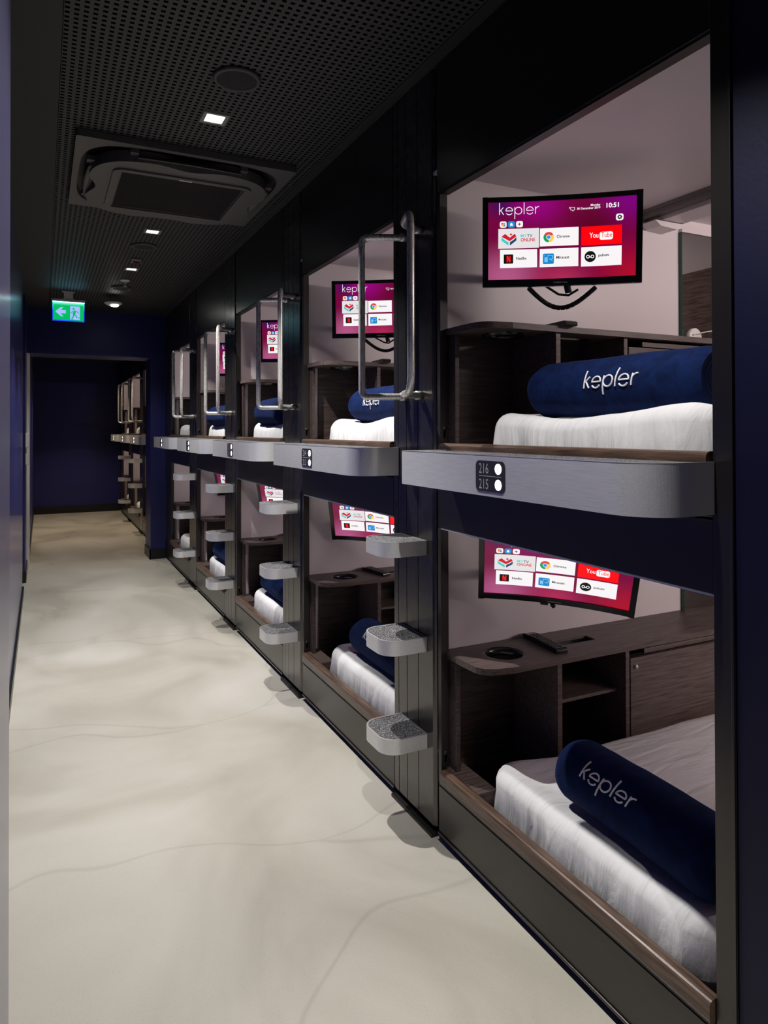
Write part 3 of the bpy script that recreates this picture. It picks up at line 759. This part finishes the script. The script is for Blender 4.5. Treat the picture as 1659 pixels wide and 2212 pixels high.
def post(origin, label):
    t = T('ladder_post', label, 'ladder', 'black ladder posts between the bunks', base=(.01, .19, .03), origin=origin)
    def body(b):
        g = .0022; pts = [(.03, .345), (0.003, .345), (0, .342)]
        for y in (.307, .242, .157):
            pts += [(0, y + g), (.005, y + g), (.005, y - g), (0, y - g)]
        pts += [(0, .056), (.004, .049), (.011, .045), (.03, .045)]
        b.prism(pts, .034, ZC - .003, 'z')
    t.part('post', 'postbody', body, 'anodised_black')
    t.part('shadow_channel', 'postchan', lambda b: b.box(.016, .03, .0195, .0448, .03, ZC - .003), 'channel_black')
    t.part('foot', 'postfoot', lambda b: b.box(-.014, .03, .045, .345, .0, .012), 'channel_black')
    for i, zt in enumerate((.33, .665, 1.0)):
        out = rrect(-.163, 0, .094, .294, .062, 16, (1, 0, 0, 1))
        inn = rrect(-.157, -.001, .100, .288, .057, 16, (1, 0, 0, 1))
        def tray(b):
            b.prism(out, zt - .05, zt, 'z', holes=(inn,), smooth=False)
            b.prism(inn, zt - .049, zt - .006, 'z')
        s = t.part('step', 'step%d' % i, tray, 'aluminium', .0012, label='brushed aluminium step with rounded nose')
        t.part('edge_trim', 'trim%d' % i, lambda b: b.prism(out, zt + .0002, zt + .0012, 'z', holes=(inn,)), 'aluminium_edge', parent=s)
        t.part('tread_pad', 'pad%d' % i, lambda b: b.prism(inn, zt - .0055, zt - .0008, 'z'), 'carpet_grey', parent=s, label='grey speckled carpet pad')
    zt, zb, r = 2.095, 1.508, .0125
    A = [(0.0, .244, zt), (-.1, .284, zt), (-.147, .312, zt), (-.147, .312, zb), (-.1, .284, zb), (0., .244, zb)]
    B = [(0.0, .133, zt), (-.085, .108, zt), (-.142, -.055, zt), (-.142, -.055, zb), (-.085, .108, zb), (0., .133, zb)]
    for key, P in (('A', A), ('B', B)):
        h = t.part('hand_rail', 'rail' + key, lambda b: b.tube(fillet([P[0], P[1], P[2], P[3], P[4], P[5]], .07, 8), r, 14), 'steel_tube', label='bent brushed steel tube hand rail')
        for q in (P[0], P[5]):
            t.part('collar', 'coll%s%.2f' % (key, q[2]), lambda b: b.lathe([(0, -.022), (.0155, -.022), (.0155, 0.), (0, 0)], q, 16, axis='x'), 'steel_tube', parent=h)
    return t

def ledge(origin, label, numbers=None):
    t = T('entry_ledge', label, 'ledge', 'brushed aluminium entry ledges', base=(-.09, -.55, 1.216), origin=origin)
    y0, y1 = -1.056, -.056
    out = rrect(-.179, -.001, y0, y1, .10, 24, (1, 0, 0, .06)); inn = rrect(-.174, -.002, y0 + .005, y1 - .005, .095, 24, (1, 0, 0, .03))
    t.part('metal_tray', 'ledge', lambda b: (b.prism(out, 1.216, 1.32, 'z', holes=(inn,)), b.prism(inn, 1.2165, 1.314, 'z')), 'aluminium', .0016, label='brushed aluminium fascia')
    t.part('edge_trim', 'ledgetrim', lambda b: b.prism(rrect(-.1795, -.001, y0, y1, .10, 24, (1, 0, 0, .06)), 1.3202, 1.3214, 'z', holes=(inn,)), 'aluminium_edge')
    t.part('tread_pad', 'ledgepad', lambda b: b.prism(inn, 1.3145, 1.3192, 'z'), 'carpet_grey', label='grey speckled carpet top')
    yc = -.542
    pl = t.part('number_plate', 'plate', lambda b: b.prism(rrect(yc - .0635, yc + .0635, 1.228, 1.307, .015, 5), -.1808, -.1792, 'x'), 'plate_charcoal', label='charcoal number plate')
    for zz in (1.2875, 1.2475):
        t.part('indicator_light', 'ind%.3f' % zz, lambda b: b.prism(circ(yc - .036, zz, .0135, 20), -.1815, -.1809, 'x'), 'indicator_light', parent=pl, label='white lit round indicator')
    t.part('divider_line', 'plateline', lambda b: b.box(-.1812, -.1809, yc - .05, yc + .048, 1.267, 1.2685), 'digit_grey', parent=pl)
    if numbers:
        for st, zz in zip(numbers, (1.2875, 1.2475)):
            def digits(b):
                vs, fs = text2d(st, .037, .80); w, mn = text_w(st, .037, .80)
                b.add([(-.1812, yc + .048 - (x - mn), zz - .013 + y) for x, y in vs], fs)
            t.part('room_number', 'num' + st, digits, 'digit_grey', parent=pl, label='grey digits ' + st)
    return t

WHERE = ['at the 216 and 215 plate', 'at the 214 and 213 plate', 'in the third bay, 216 plate being first',
         'in the fourth bay, 216 plate being first', 'beside the doorway column',
         'first beyond the doorway', 'second beyond the doorway', 'last before the far navy wall']
ORIG = [(XF, Y0 + k * L, 0) for k in range(5)] + [(XF, 9.64 + k * 1.362, 0) for k in range(3)]
NUM = [('216', '215'), ('214', '213'), ('212', '211')] + [None] * 5
#          dx of TV
TVS = {0: (0., 0.), 1: (.03, .03), 2: (.05, .05), 3: (.06, .05)}
for k, o in enumerate(ORIG):
    w = WHERE[k]; ne = -1.05 if k in (0, 5) else -1.0085
    pod(o, True, 'upper white lined bunk ' + w, lastnear=ne)
    pod(o, False, 'lower white lined bunk ' + w, lastnear=ne)
    if k in (4, 7):
        single('frame_upright', MB().box(.001, .03, .0205, .335 if k == 4 else .30, .03, ZC - .003 if k == 4 else 2.54), 'panel_black', 'plain black upright ' + ('between the fifth bunk and the doorway column' if k == 4 else 'between the last bunk and the far navy wall'), 'frame', loc=o, bevel=.001)
    else:
        post(o, 'black ladder post with steps and rails ' + w)
    ledge(o, 'brushed aluminium ledge with grey carpet top ' + w, NUM[k])
    for up in (True, False):
        lv = 'upper' if up else 'lower'
        cabinet(o, up, 'dark wood cabinet in the %s bunk ' % lv + w)
        mattress(o, up, 'white sheeted mattress in the %s bunk ' % lv + w, 1 + (k % 3), 0. if k == 0 else .02)
        if k < 4:
            tv(o, up, 'curved TV in the %s bunk ' % lv + w, *TVS[k])
            if k < 2 or not up: remote(o, up, 'black remote on the cabinet, %s bunk ' % lv + w, rad(-4 if k == 0 else 9) if not up else rad(-6), .0, 0.)
        if k < 2: mirror(o, up, 'frameless mirror in the %s bunk ' % lv + w)
# rolled blankets
roll(ORIG[0], True, 'navy rolled blanket in the upper bunk ' + WHERE[0], 1, .180, -.330, .60, rad(1), logo_at=.25)
roll(ORIG[0], False, 'navy rolled blanket in the lower bunk ' + WHERE[0], 2, .185, -.448, .52, rad(-2), R=.098, logo_at=.115)
roll(ORIG[1], True, 'navy rolled blanket in the upper bunk ' + WHERE[1], 3, .180, -.335, .55, rad(0), logo_at=.20)
roll(ORIG[1], False, 'navy rolled blanket in the lower bunk ' + WHERE[1], 1, .185, -.34, .60, rad(-1), logo_at=.165)
roll(ORIG[2], True, 'navy rolled blanket in the upper bunk ' + WHERE[2], 2, .115, -.33, .52, rad(-2), letters=False)
roll(ORIG[2], False, 'navy rolled blanket in the lower bunk ' + WHERE[2], 3, .150, -.32, .55, 0., letters=False)
roll(ORIG[3], True, 'navy rolled blanket in the upper bunk ' + WHERE[3], 1, .090, -.33, .60, 0., letters=False)
roll(ORIG[3], False, 'navy rolled blanket in the lower bunk ' + WHERE[3], 2, .145, -.33, .52, 0., letters=False)
# near frame of the first bay, and of the first bay beyond the doorway
single('frame_upright', MB().box(XF, XF + .03, .8955, .9425, .03, ZC - .003).box(XF - .004, XF, .8955, .902, .03, ZC - .003), 'panel_black', 'black upright frame between the first bunk opening and the navy wall', 'frame', bevel=.001)

# corded white disc in front of the first upper mirror
t = T('corded_disc', 'small white disc with thin white cables by the mirror on the upper cabinet top', 'device', base=(1.215, -.02, 1.7275), origin=ORIG[0])
t.part('disc', None, lambda b: b.lathe([(0, -.012), (.004, -.012), (.005, -.010), (.034, -.010), (.038, -.006), (.038, .006), (0, .006)], (1.222, -.006, 1.7665), 28, axis='y'), 'plastic_white', label='white disc with a dark centre')
t.part('stand', None, lambda b: b.box(1.19, 1.25, -.016, .004, 1.7275, 1.735), 'plastic_white')
t.part('cable', None, lambda b: (b.tube(fillet([(1.2, -.02, 1.775), (1.32, -.03, 1.800), (1.5, -.02, 1.795)], .05), .0025, 6), b.tube(fillet([(1.31, -.03, 1.797), (1.325, -.035, 1.76), (1.30, -.04, 1.7305)], .02), .0025, 6)), 'plastic_white')

# ================================================================== CEILING FITTINGS
def downlight(x, y, z, label, w=.10):
    t = T('downlight', label, 'downlight', 'square recessed downlights', base=(x, y, z))
    t.part('trim', None, lambda b: b.prism(rrect(x - w / 2, x + w / 2, y - w / 2, y + w / 2, .003, 2), z - .004, z - .0005, 'z', holes=(rrect(x - w / 2 + .014, x + w / 2 - .014, y - w / 2 + .014, y + w / 2 - .014, .002, 2),)), 'trim_grey')
    a, c = w / 2 - .013, .02
    t.part('reflector', None, lambda b: b.grid([[(x + sx * q, y + sy * q, zz) for sx, sy in ((-1, -1), (1, -1), (1, 1), (-1, 1))] for q, zz in ((a, z - .002), (c + .008, z + .06))], smooth=False, closed=True), 'reflector')
    t.part('lamp', None, lambda b: b.box(x - c - .008, x + c + .008, y - c - .008, y + c + .008, z + .06, z + .065), 'lamp_glow', label='bright white lamp')
    return t
def spot(name, x, y, z, P, col=(1, .965, .92), size=96, blend=.5, r=.014):
    l = bpy.data.lights.new(name, 'SPOT'); l.energy = P; l.color = col; l.spot_size = rad(size); l.spot_blend = blend; l.shadow_soft_size = r
    o = bpy.data.objects.new(name, l); COL.objects.link(o); o.location = (x, y, z); return o
DL = [(.612, 2.745, 'square lit downlight between the round speaker and the air conditioner'), (.614, 4.484, 'square lit downlight just past the air conditioner'),
      (.612, 5.60, 'square lit downlight past the small white call lamp'), (.612, 1.02, 'square lit downlight above and ahead of the camera'), (.612, -.72, 'square lit downlight behind the camera')]
for x, y, lb in DL:
    downlight(x, y, ZC, lb)
for x, y, P in ((.612, 2.745, 200), (.612, 4.484, 150), (.612, 5.60, 120), (.612, 1.02, 100), (.612, -.72, 125)):
    spot('downlight_beam', x, y, ZC - .010, P)
spot('emergency_beam', .597, 6.825, ZC - .095, 55, (1, .96, .9), 120, .6, .02)
for y, P in ((9.4, 75), (11.3, 100)):
    downlight(.55, y, 2.55, 'square warm downlight beyond the doorway, %s' % ('nearer the column' if y < 10 else 'nearer the end wall'))
    spot('passage_beam', .55, y, 2.535, P, (1, .80, .56))
def speaker(x, y, label):
    t = T('ceiling_speaker', label, 'speaker', 'round black ceiling speakers', base=(x, y, ZC))
    t.part('ring', None, lambda b: b.lathe([(.068, ZC - .002), (.070, ZC - .010), (.079, ZC - .010), (.084, ZC - .004), (.084, ZC)], (x, y, 0), 48), 'speaker_ring')
    t.part('grille', None, lambda b: b.lathe([(.0001, ZC - .011), (.03, ZC - .0105), (.069, ZC - .007)], (x, y, 0), 48), 'speaker_mesh')
speaker(.614, 2.40, 'large round ceiling speaker ahead of the first downlight')
speaker(.614, 4.87, 'round ceiling speaker between the second downlight and the call lamp')
speaker(.614, 6.38, 'round ceiling speaker behind the sprinkler head')
# call lamp, sprinkler, emergency spotlight
t = T('indicator_lamp', 'small white ceiling indicator with a red lens past the second speaker', 'indicator', base=(.61, 5.28, ZC))
t.part('housing', None, lambda b: b.box(.577, .643, 5.26, 5.30, ZC - .022, ZC), 'plastic_white', .003)
t.part('lens', None, lambda b: b.box(.583, .637, 5.256, 5.2595, ZC - .032, ZC - .018), 'red_plastic', .002)
t = T('sprinkler', 'cream fire sprinkler hanging from a disc before the third speaker', 'sprinkler', base=(.612, 6.05, ZC))
t.part('rose', None, lambda b: b.lathe([(0, ZC - .012), (.03, ZC - .010), (.040, ZC - .003), (.040, ZC)], (.612, 6.05, 0), 28), 'plastic_cream')
t.part('head', None, lambda b: b.lathe([(.005, ZC - .012), (.005, ZC - .045), (.015, ZC - .047), (.015, ZC - .05), (0, ZC - .05)], (.612, 6.05, 0), 20), 'plastic_cream')
t = T('emergency_light', 'white hanging emergency spotlight between the exit sign and the bunks', 'emergency light', base=(.588, 6.85, ZC))
t.part('mount', None, lambda b: b.box(.575, .602, 6.84, 6.87, ZC - .04, ZC), 'plastic_cream', .002)
t.part('housing', None, lambda b: b.lathe([(0, ZC - .038), (.05, ZC - .040), (.080, ZC - .052), (.080, ZC - .062), (.045, ZC - .082), (0, ZC - .085)], (.588, 6.85, 0), 32), 'plastic_white')
t.part('lens', None, lambda b: b.lathe([(0, ZC - .092), (.03, ZC - .09), (.036, ZC - .082), (0, ZC - .082)], (.597, 6.83, 0), 20), 'lamp_glow', label='small lit lens')

# exit sign
t = T('exit_sign', 'hanging green exit sign with an arrow and a running figure', 'sign', base=(.208, 6.76, ZC))
t.part('bracket', None, lambda b: b.prism([(.150, ZC), (.262, ZC), (.250, ZC - .012), (.243, ZC - .012), (.243, ZC - .055), (.255, ZC - .072), (.160, ZC - .072), (.170, ZC - .055), (.170, ZC - .012), (.162, ZC - .012)], 6.745, 6.775, 'y'), 'plastic_white', .001)
t.part('housing', None, lambda b: b.box(.072, .344, 6.738, 6.782, ZC - .096, ZC - .072), 'plastic_white', .004)
def sign(b):
    I = Ink(.260, .170, lambda x: 0.); G, Wt, E = lin(0, 165, 88), lin(150, 165, 250), lin(40, 110, 255)
    I.rect(0, 1, 0, 1, lambda u, v: tuple(Vector(lin(60, 235, 205)).lerp(Vector(lin(25, 70, 255)), min(1, v * 2.2))), 0)
    I.rect(.028, .972, .02, .945, lambda u, v: tuple(Vector(lin(110, 250, 215)).lerp(Vector(G), min(1, v * 6))), 1)
    I.poly([(.09, .52), (.26, .28), (.34, .28), (.25, .43), (.41, .43), (.41, .60), (.25, .60), (.34, .76), (.26, .76)], Wt, 2)
    I.rect(.55, .855, .20, .90, Wt, 2)
    I.disc(.655, .33, .034, G, 3)
    def limb(p, w): vs, fs = ribbon(p, w); I.shape(vs, fs, G, 3)
    limb([(.70, .44), (.665, .62)], .085); limb([(.70, .43), (.62, .45), (.60, .55), (.555, .55)], .035); limb([(.69, .42), (.77, .46), (.815, .58)], .035)
    limb([(.66, .60), (.655, .72), (.60, .86), (.635, .90)], .045); limb([(.67, .60), (.74, .70), (.755, .79), (.88, .80), (.88, .87)], .045)
    I.rect(.70, .855, .84, .90, Wt, 2)
    b.v, b.f, b.m, b.sm, b.c = I.b.v, I.b.f, I.b.m, I.b.sm, I.b.c
t.part('light_bar', None, lambda b: b.box(.080, .336, 6.740, 6.752, ZC - .0995, ZC - .0962), 'sign_bar', label='glowing blue white bar over the face')
pn = t.part('sign_face', None, sign, 'sign_glow', label='lit green face with white arrow and running figure')
pn.location = t.off + Vector((.208, 6.7535, ZC - .096 - .085))
t.part('sign_plate', None, lambda b: b.box(.078, .338, 6.754, 6.762, ZC - .266, ZC - .0965), 'plastic_white')

# card reader boxes on the far nib
single('card_reader', MB().prism(rrect(7.40, 7.48, 1.225, 1.365, .008, 3), -.1415, -.112, 'x'), 'plastic_white', 'taller white wall box mounted above a smaller one beside the doorway', 'card reader', bevel=.002)
single('card_reader_small', MB().prism(rrect(7.40, 7.48, 1.06, 1.165, .008, 3), -.1415, -.118, 'x'), 'plastic_white', 'smaller white card reader below the taller box beside the doorway', 'card reader', bevel=.002)

# air conditioner cassette
ax0, ax1, ay0, ay1 = .122, 1.072, 3.078, 4.034; acx, acy = (ax0 + ax1) / 2, (ay0 + ay1) / 2
t = T('air_conditioner', 'dark grey ceiling cassette air conditioner with a mesh intake', 'air conditioner', base=(acx, acy, ZC))
def superq(h, e, n=72, cx=acx, cy=acy, wave=0.):
    out = []
    for i in range(n):
        a = 2 * PI * i / n; c, s_ = math.cos(a), math.sin(a)
        r = h / (abs(c) ** e + abs(s_) ** e) ** (1 / e)
        r *= 1 - wave * max(0., math.cos(4 * a)) ** 2
        out.append((cx + r * c, cy + r * s_))
    return out
t.part('frame', None, lambda b: b.prism(rrect(ax0, ax1, ay0, ay1, .012, 4), ZC - .030, ZC, 'z', holes=(superq(.448, 4.6),)), 'ac_plastic', .003)
t.part('recess', None, lambda b: b.prism(superq(.447, 4.6), ZC - .006, ZC - .001, 'z'), 'ac_dark')
cp = t.part('centre_panel', None, lambda b: b.prism(superq(.412, 3.6, wave=.10), ZC - .072, ZC - .022, 'z', holes=(rrect(acx - .275, acx + .275, acy - .262, acy + .262, .004, 2),)), 'ac_plastic', .006)
t.part('panel_rim', None, lambda b: b.prism(rrect(acx - .315, acx + .315, acy - .300, acy + .300, .05, 6), ZC - .080, ZC - .071, 'z', holes=(rrect(acx - .282, acx + .282, acy - .268, acy + .268, .006, 2),)), 'ac_plastic', .003, parent=None)
def grille(b):
    b.box(acx - .276, acx + .276, acy - .263, acy + .263, ZC - .052, ZC - .046)
    n = 44
    for i in range(n):
        y = acy - .262 + .524 * (i + .5) / n; b.box(acx - .281, acx + .281, y - .0022, y + .0022, ZC - .072, ZC - .062)
    for i in range(40):
        x = acx - .278 + .556 * (i + .5) / 40; b.box(x - .0015, x + .0015, acy - .266, acy + .266, ZC - .068, ZC - .060)
t.part('intake_grille', None, grille, 'ac_grille')
for sx, sy in ((0, -1), (1, 0), (0, 1), (-1, 0)):
    def flap(b):
        rows = []
        for i in range(9):
            u = -.225 + .45 * i / 8; bow = .0 + .012 * (1 - (u / .225) ** 2)
            row = []
            for d, z in ((.372, ZC - .020), (.386 + bow * .3, ZC - .050), (.412 + bow, ZC - .062), (.414 + bow, ZC - .057), (.388, ZC - .026)):
                row.append((acx + (sx * d - sy * u), acy + (sy * d + sx * u), z))
            rows.append(row)
        b.grid(rows, closed=True)
        b.add(rows[0], [tuple(range(5))]); b.add(rows[-1], [tuple(range(5))])
    t.part('flap', None, flap, 'ac_plastic')
    for q in (-.24, .24):
        t.part('flap_hinge', None, lambda b: b.box(acx + sx * .405 - sy * q - .018, acx + sx * .405 - sy * q + .018, acy + sy * .405 + sx * q - .018, acy + sy * .405 + sx * q + .018, ZC - .045, ZC - .02), 'ac_plastic', .003)
t.part('badge', None, lambda b: b.box(acx - .028, acx + .028, acy - .283, acy - .272, ZC - .0822, ZC - .0795), 'plastic_cream', label='small pale maker badge')

# ================================================================== POD LIGHTS
def area(name, loc, rot, sx, sy, P, col):
    l = bpy.data.lights.new(name, 'AREA'); l.shape = 'RECTANGLE'; l.size = sx; l.size_y = sy; l.energy = P; l.color = col
    o = bpy.data.objects.new(name, l); COL.objects.link(o); o.location = loc; o.rotation_euler = rot; return o
for k, (x, y, z) in enumerate(ORIG):
    warm = (1, .86, .82) if k < 5 else (1, .80, .66)
    P = 7.6 if k < 5 else 7.5
    # the strip lights sit on the near side wall of each pod and wash the far wall
    area('pod_strip', (x + 1.45, y - 1.245, 2.17), (rad(88), 0, 0), .75, .04, P * 1.25, warm)
    area('pod_strip', (x + 1.45, y - 1.245, 1.03), (rad(74), 0, 0), .75, .04, P * .85, warm)

# ================================================================== WORLD, CAMERA, VIEW
w = bpy.data.worlds.new('world'); S.world = w; w.use_nodes = True
w.node_tree.nodes['Background'].inputs[0].default_value = (.6, .62, .7, 1); w.node_tree.nodes['Background'].inputs[1].default_value = .004
f_, yaw, pitch, roll_, sy_, h_ = 1488.4155, rad(26.3723), rad(.5189), rad(-.1582), 914.7338, 1.3872
cam = bpy.data.cameras.new('camera'); co = bpy.data.objects.new('camera', cam); COL.objects.link(co); S.camera = co
r = Vector((math.cos(yaw), -math.sin(yaw), 0)); fw = Vector((math.sin(yaw) * math.cos(pitch), math.cos(yaw) * math.cos(pitch), math.sin(pitch)))
u = r.cross(fw); r2 = r * math.cos(roll_) + u * math.sin(roll_); u2 = -r * math.sin(roll_) + u * math.cos(roll_)
Mc = Matrix((r2, u2, -fw)).transposed().to_4x4(); Mc.translation = (0, 0, h_); co.matrix_world = Mc
cam.sensor_fit = 'VERTICAL'; cam.sensor_height = 36; cam.sensor_width = 27; cam.lens = f_ / 2212 * 36
cam.shift_y = -(1106 - sy_) / 2212; cam.clip_start = .01; cam.clip_end = 60
S.view_settings.view_transform = 'Standard'; S.view_settings.look = 'None'; S.view_settings.exposure = 0.; S.view_settings.gamma = 1.; S.view_settings.use_curve_mapping = False
S.cycles.use_denoising = True; S.cycles.max_bounces = 8; S.cycles.sample_clamp_indirect = 4.; S.cycles.caustics_reflective = False
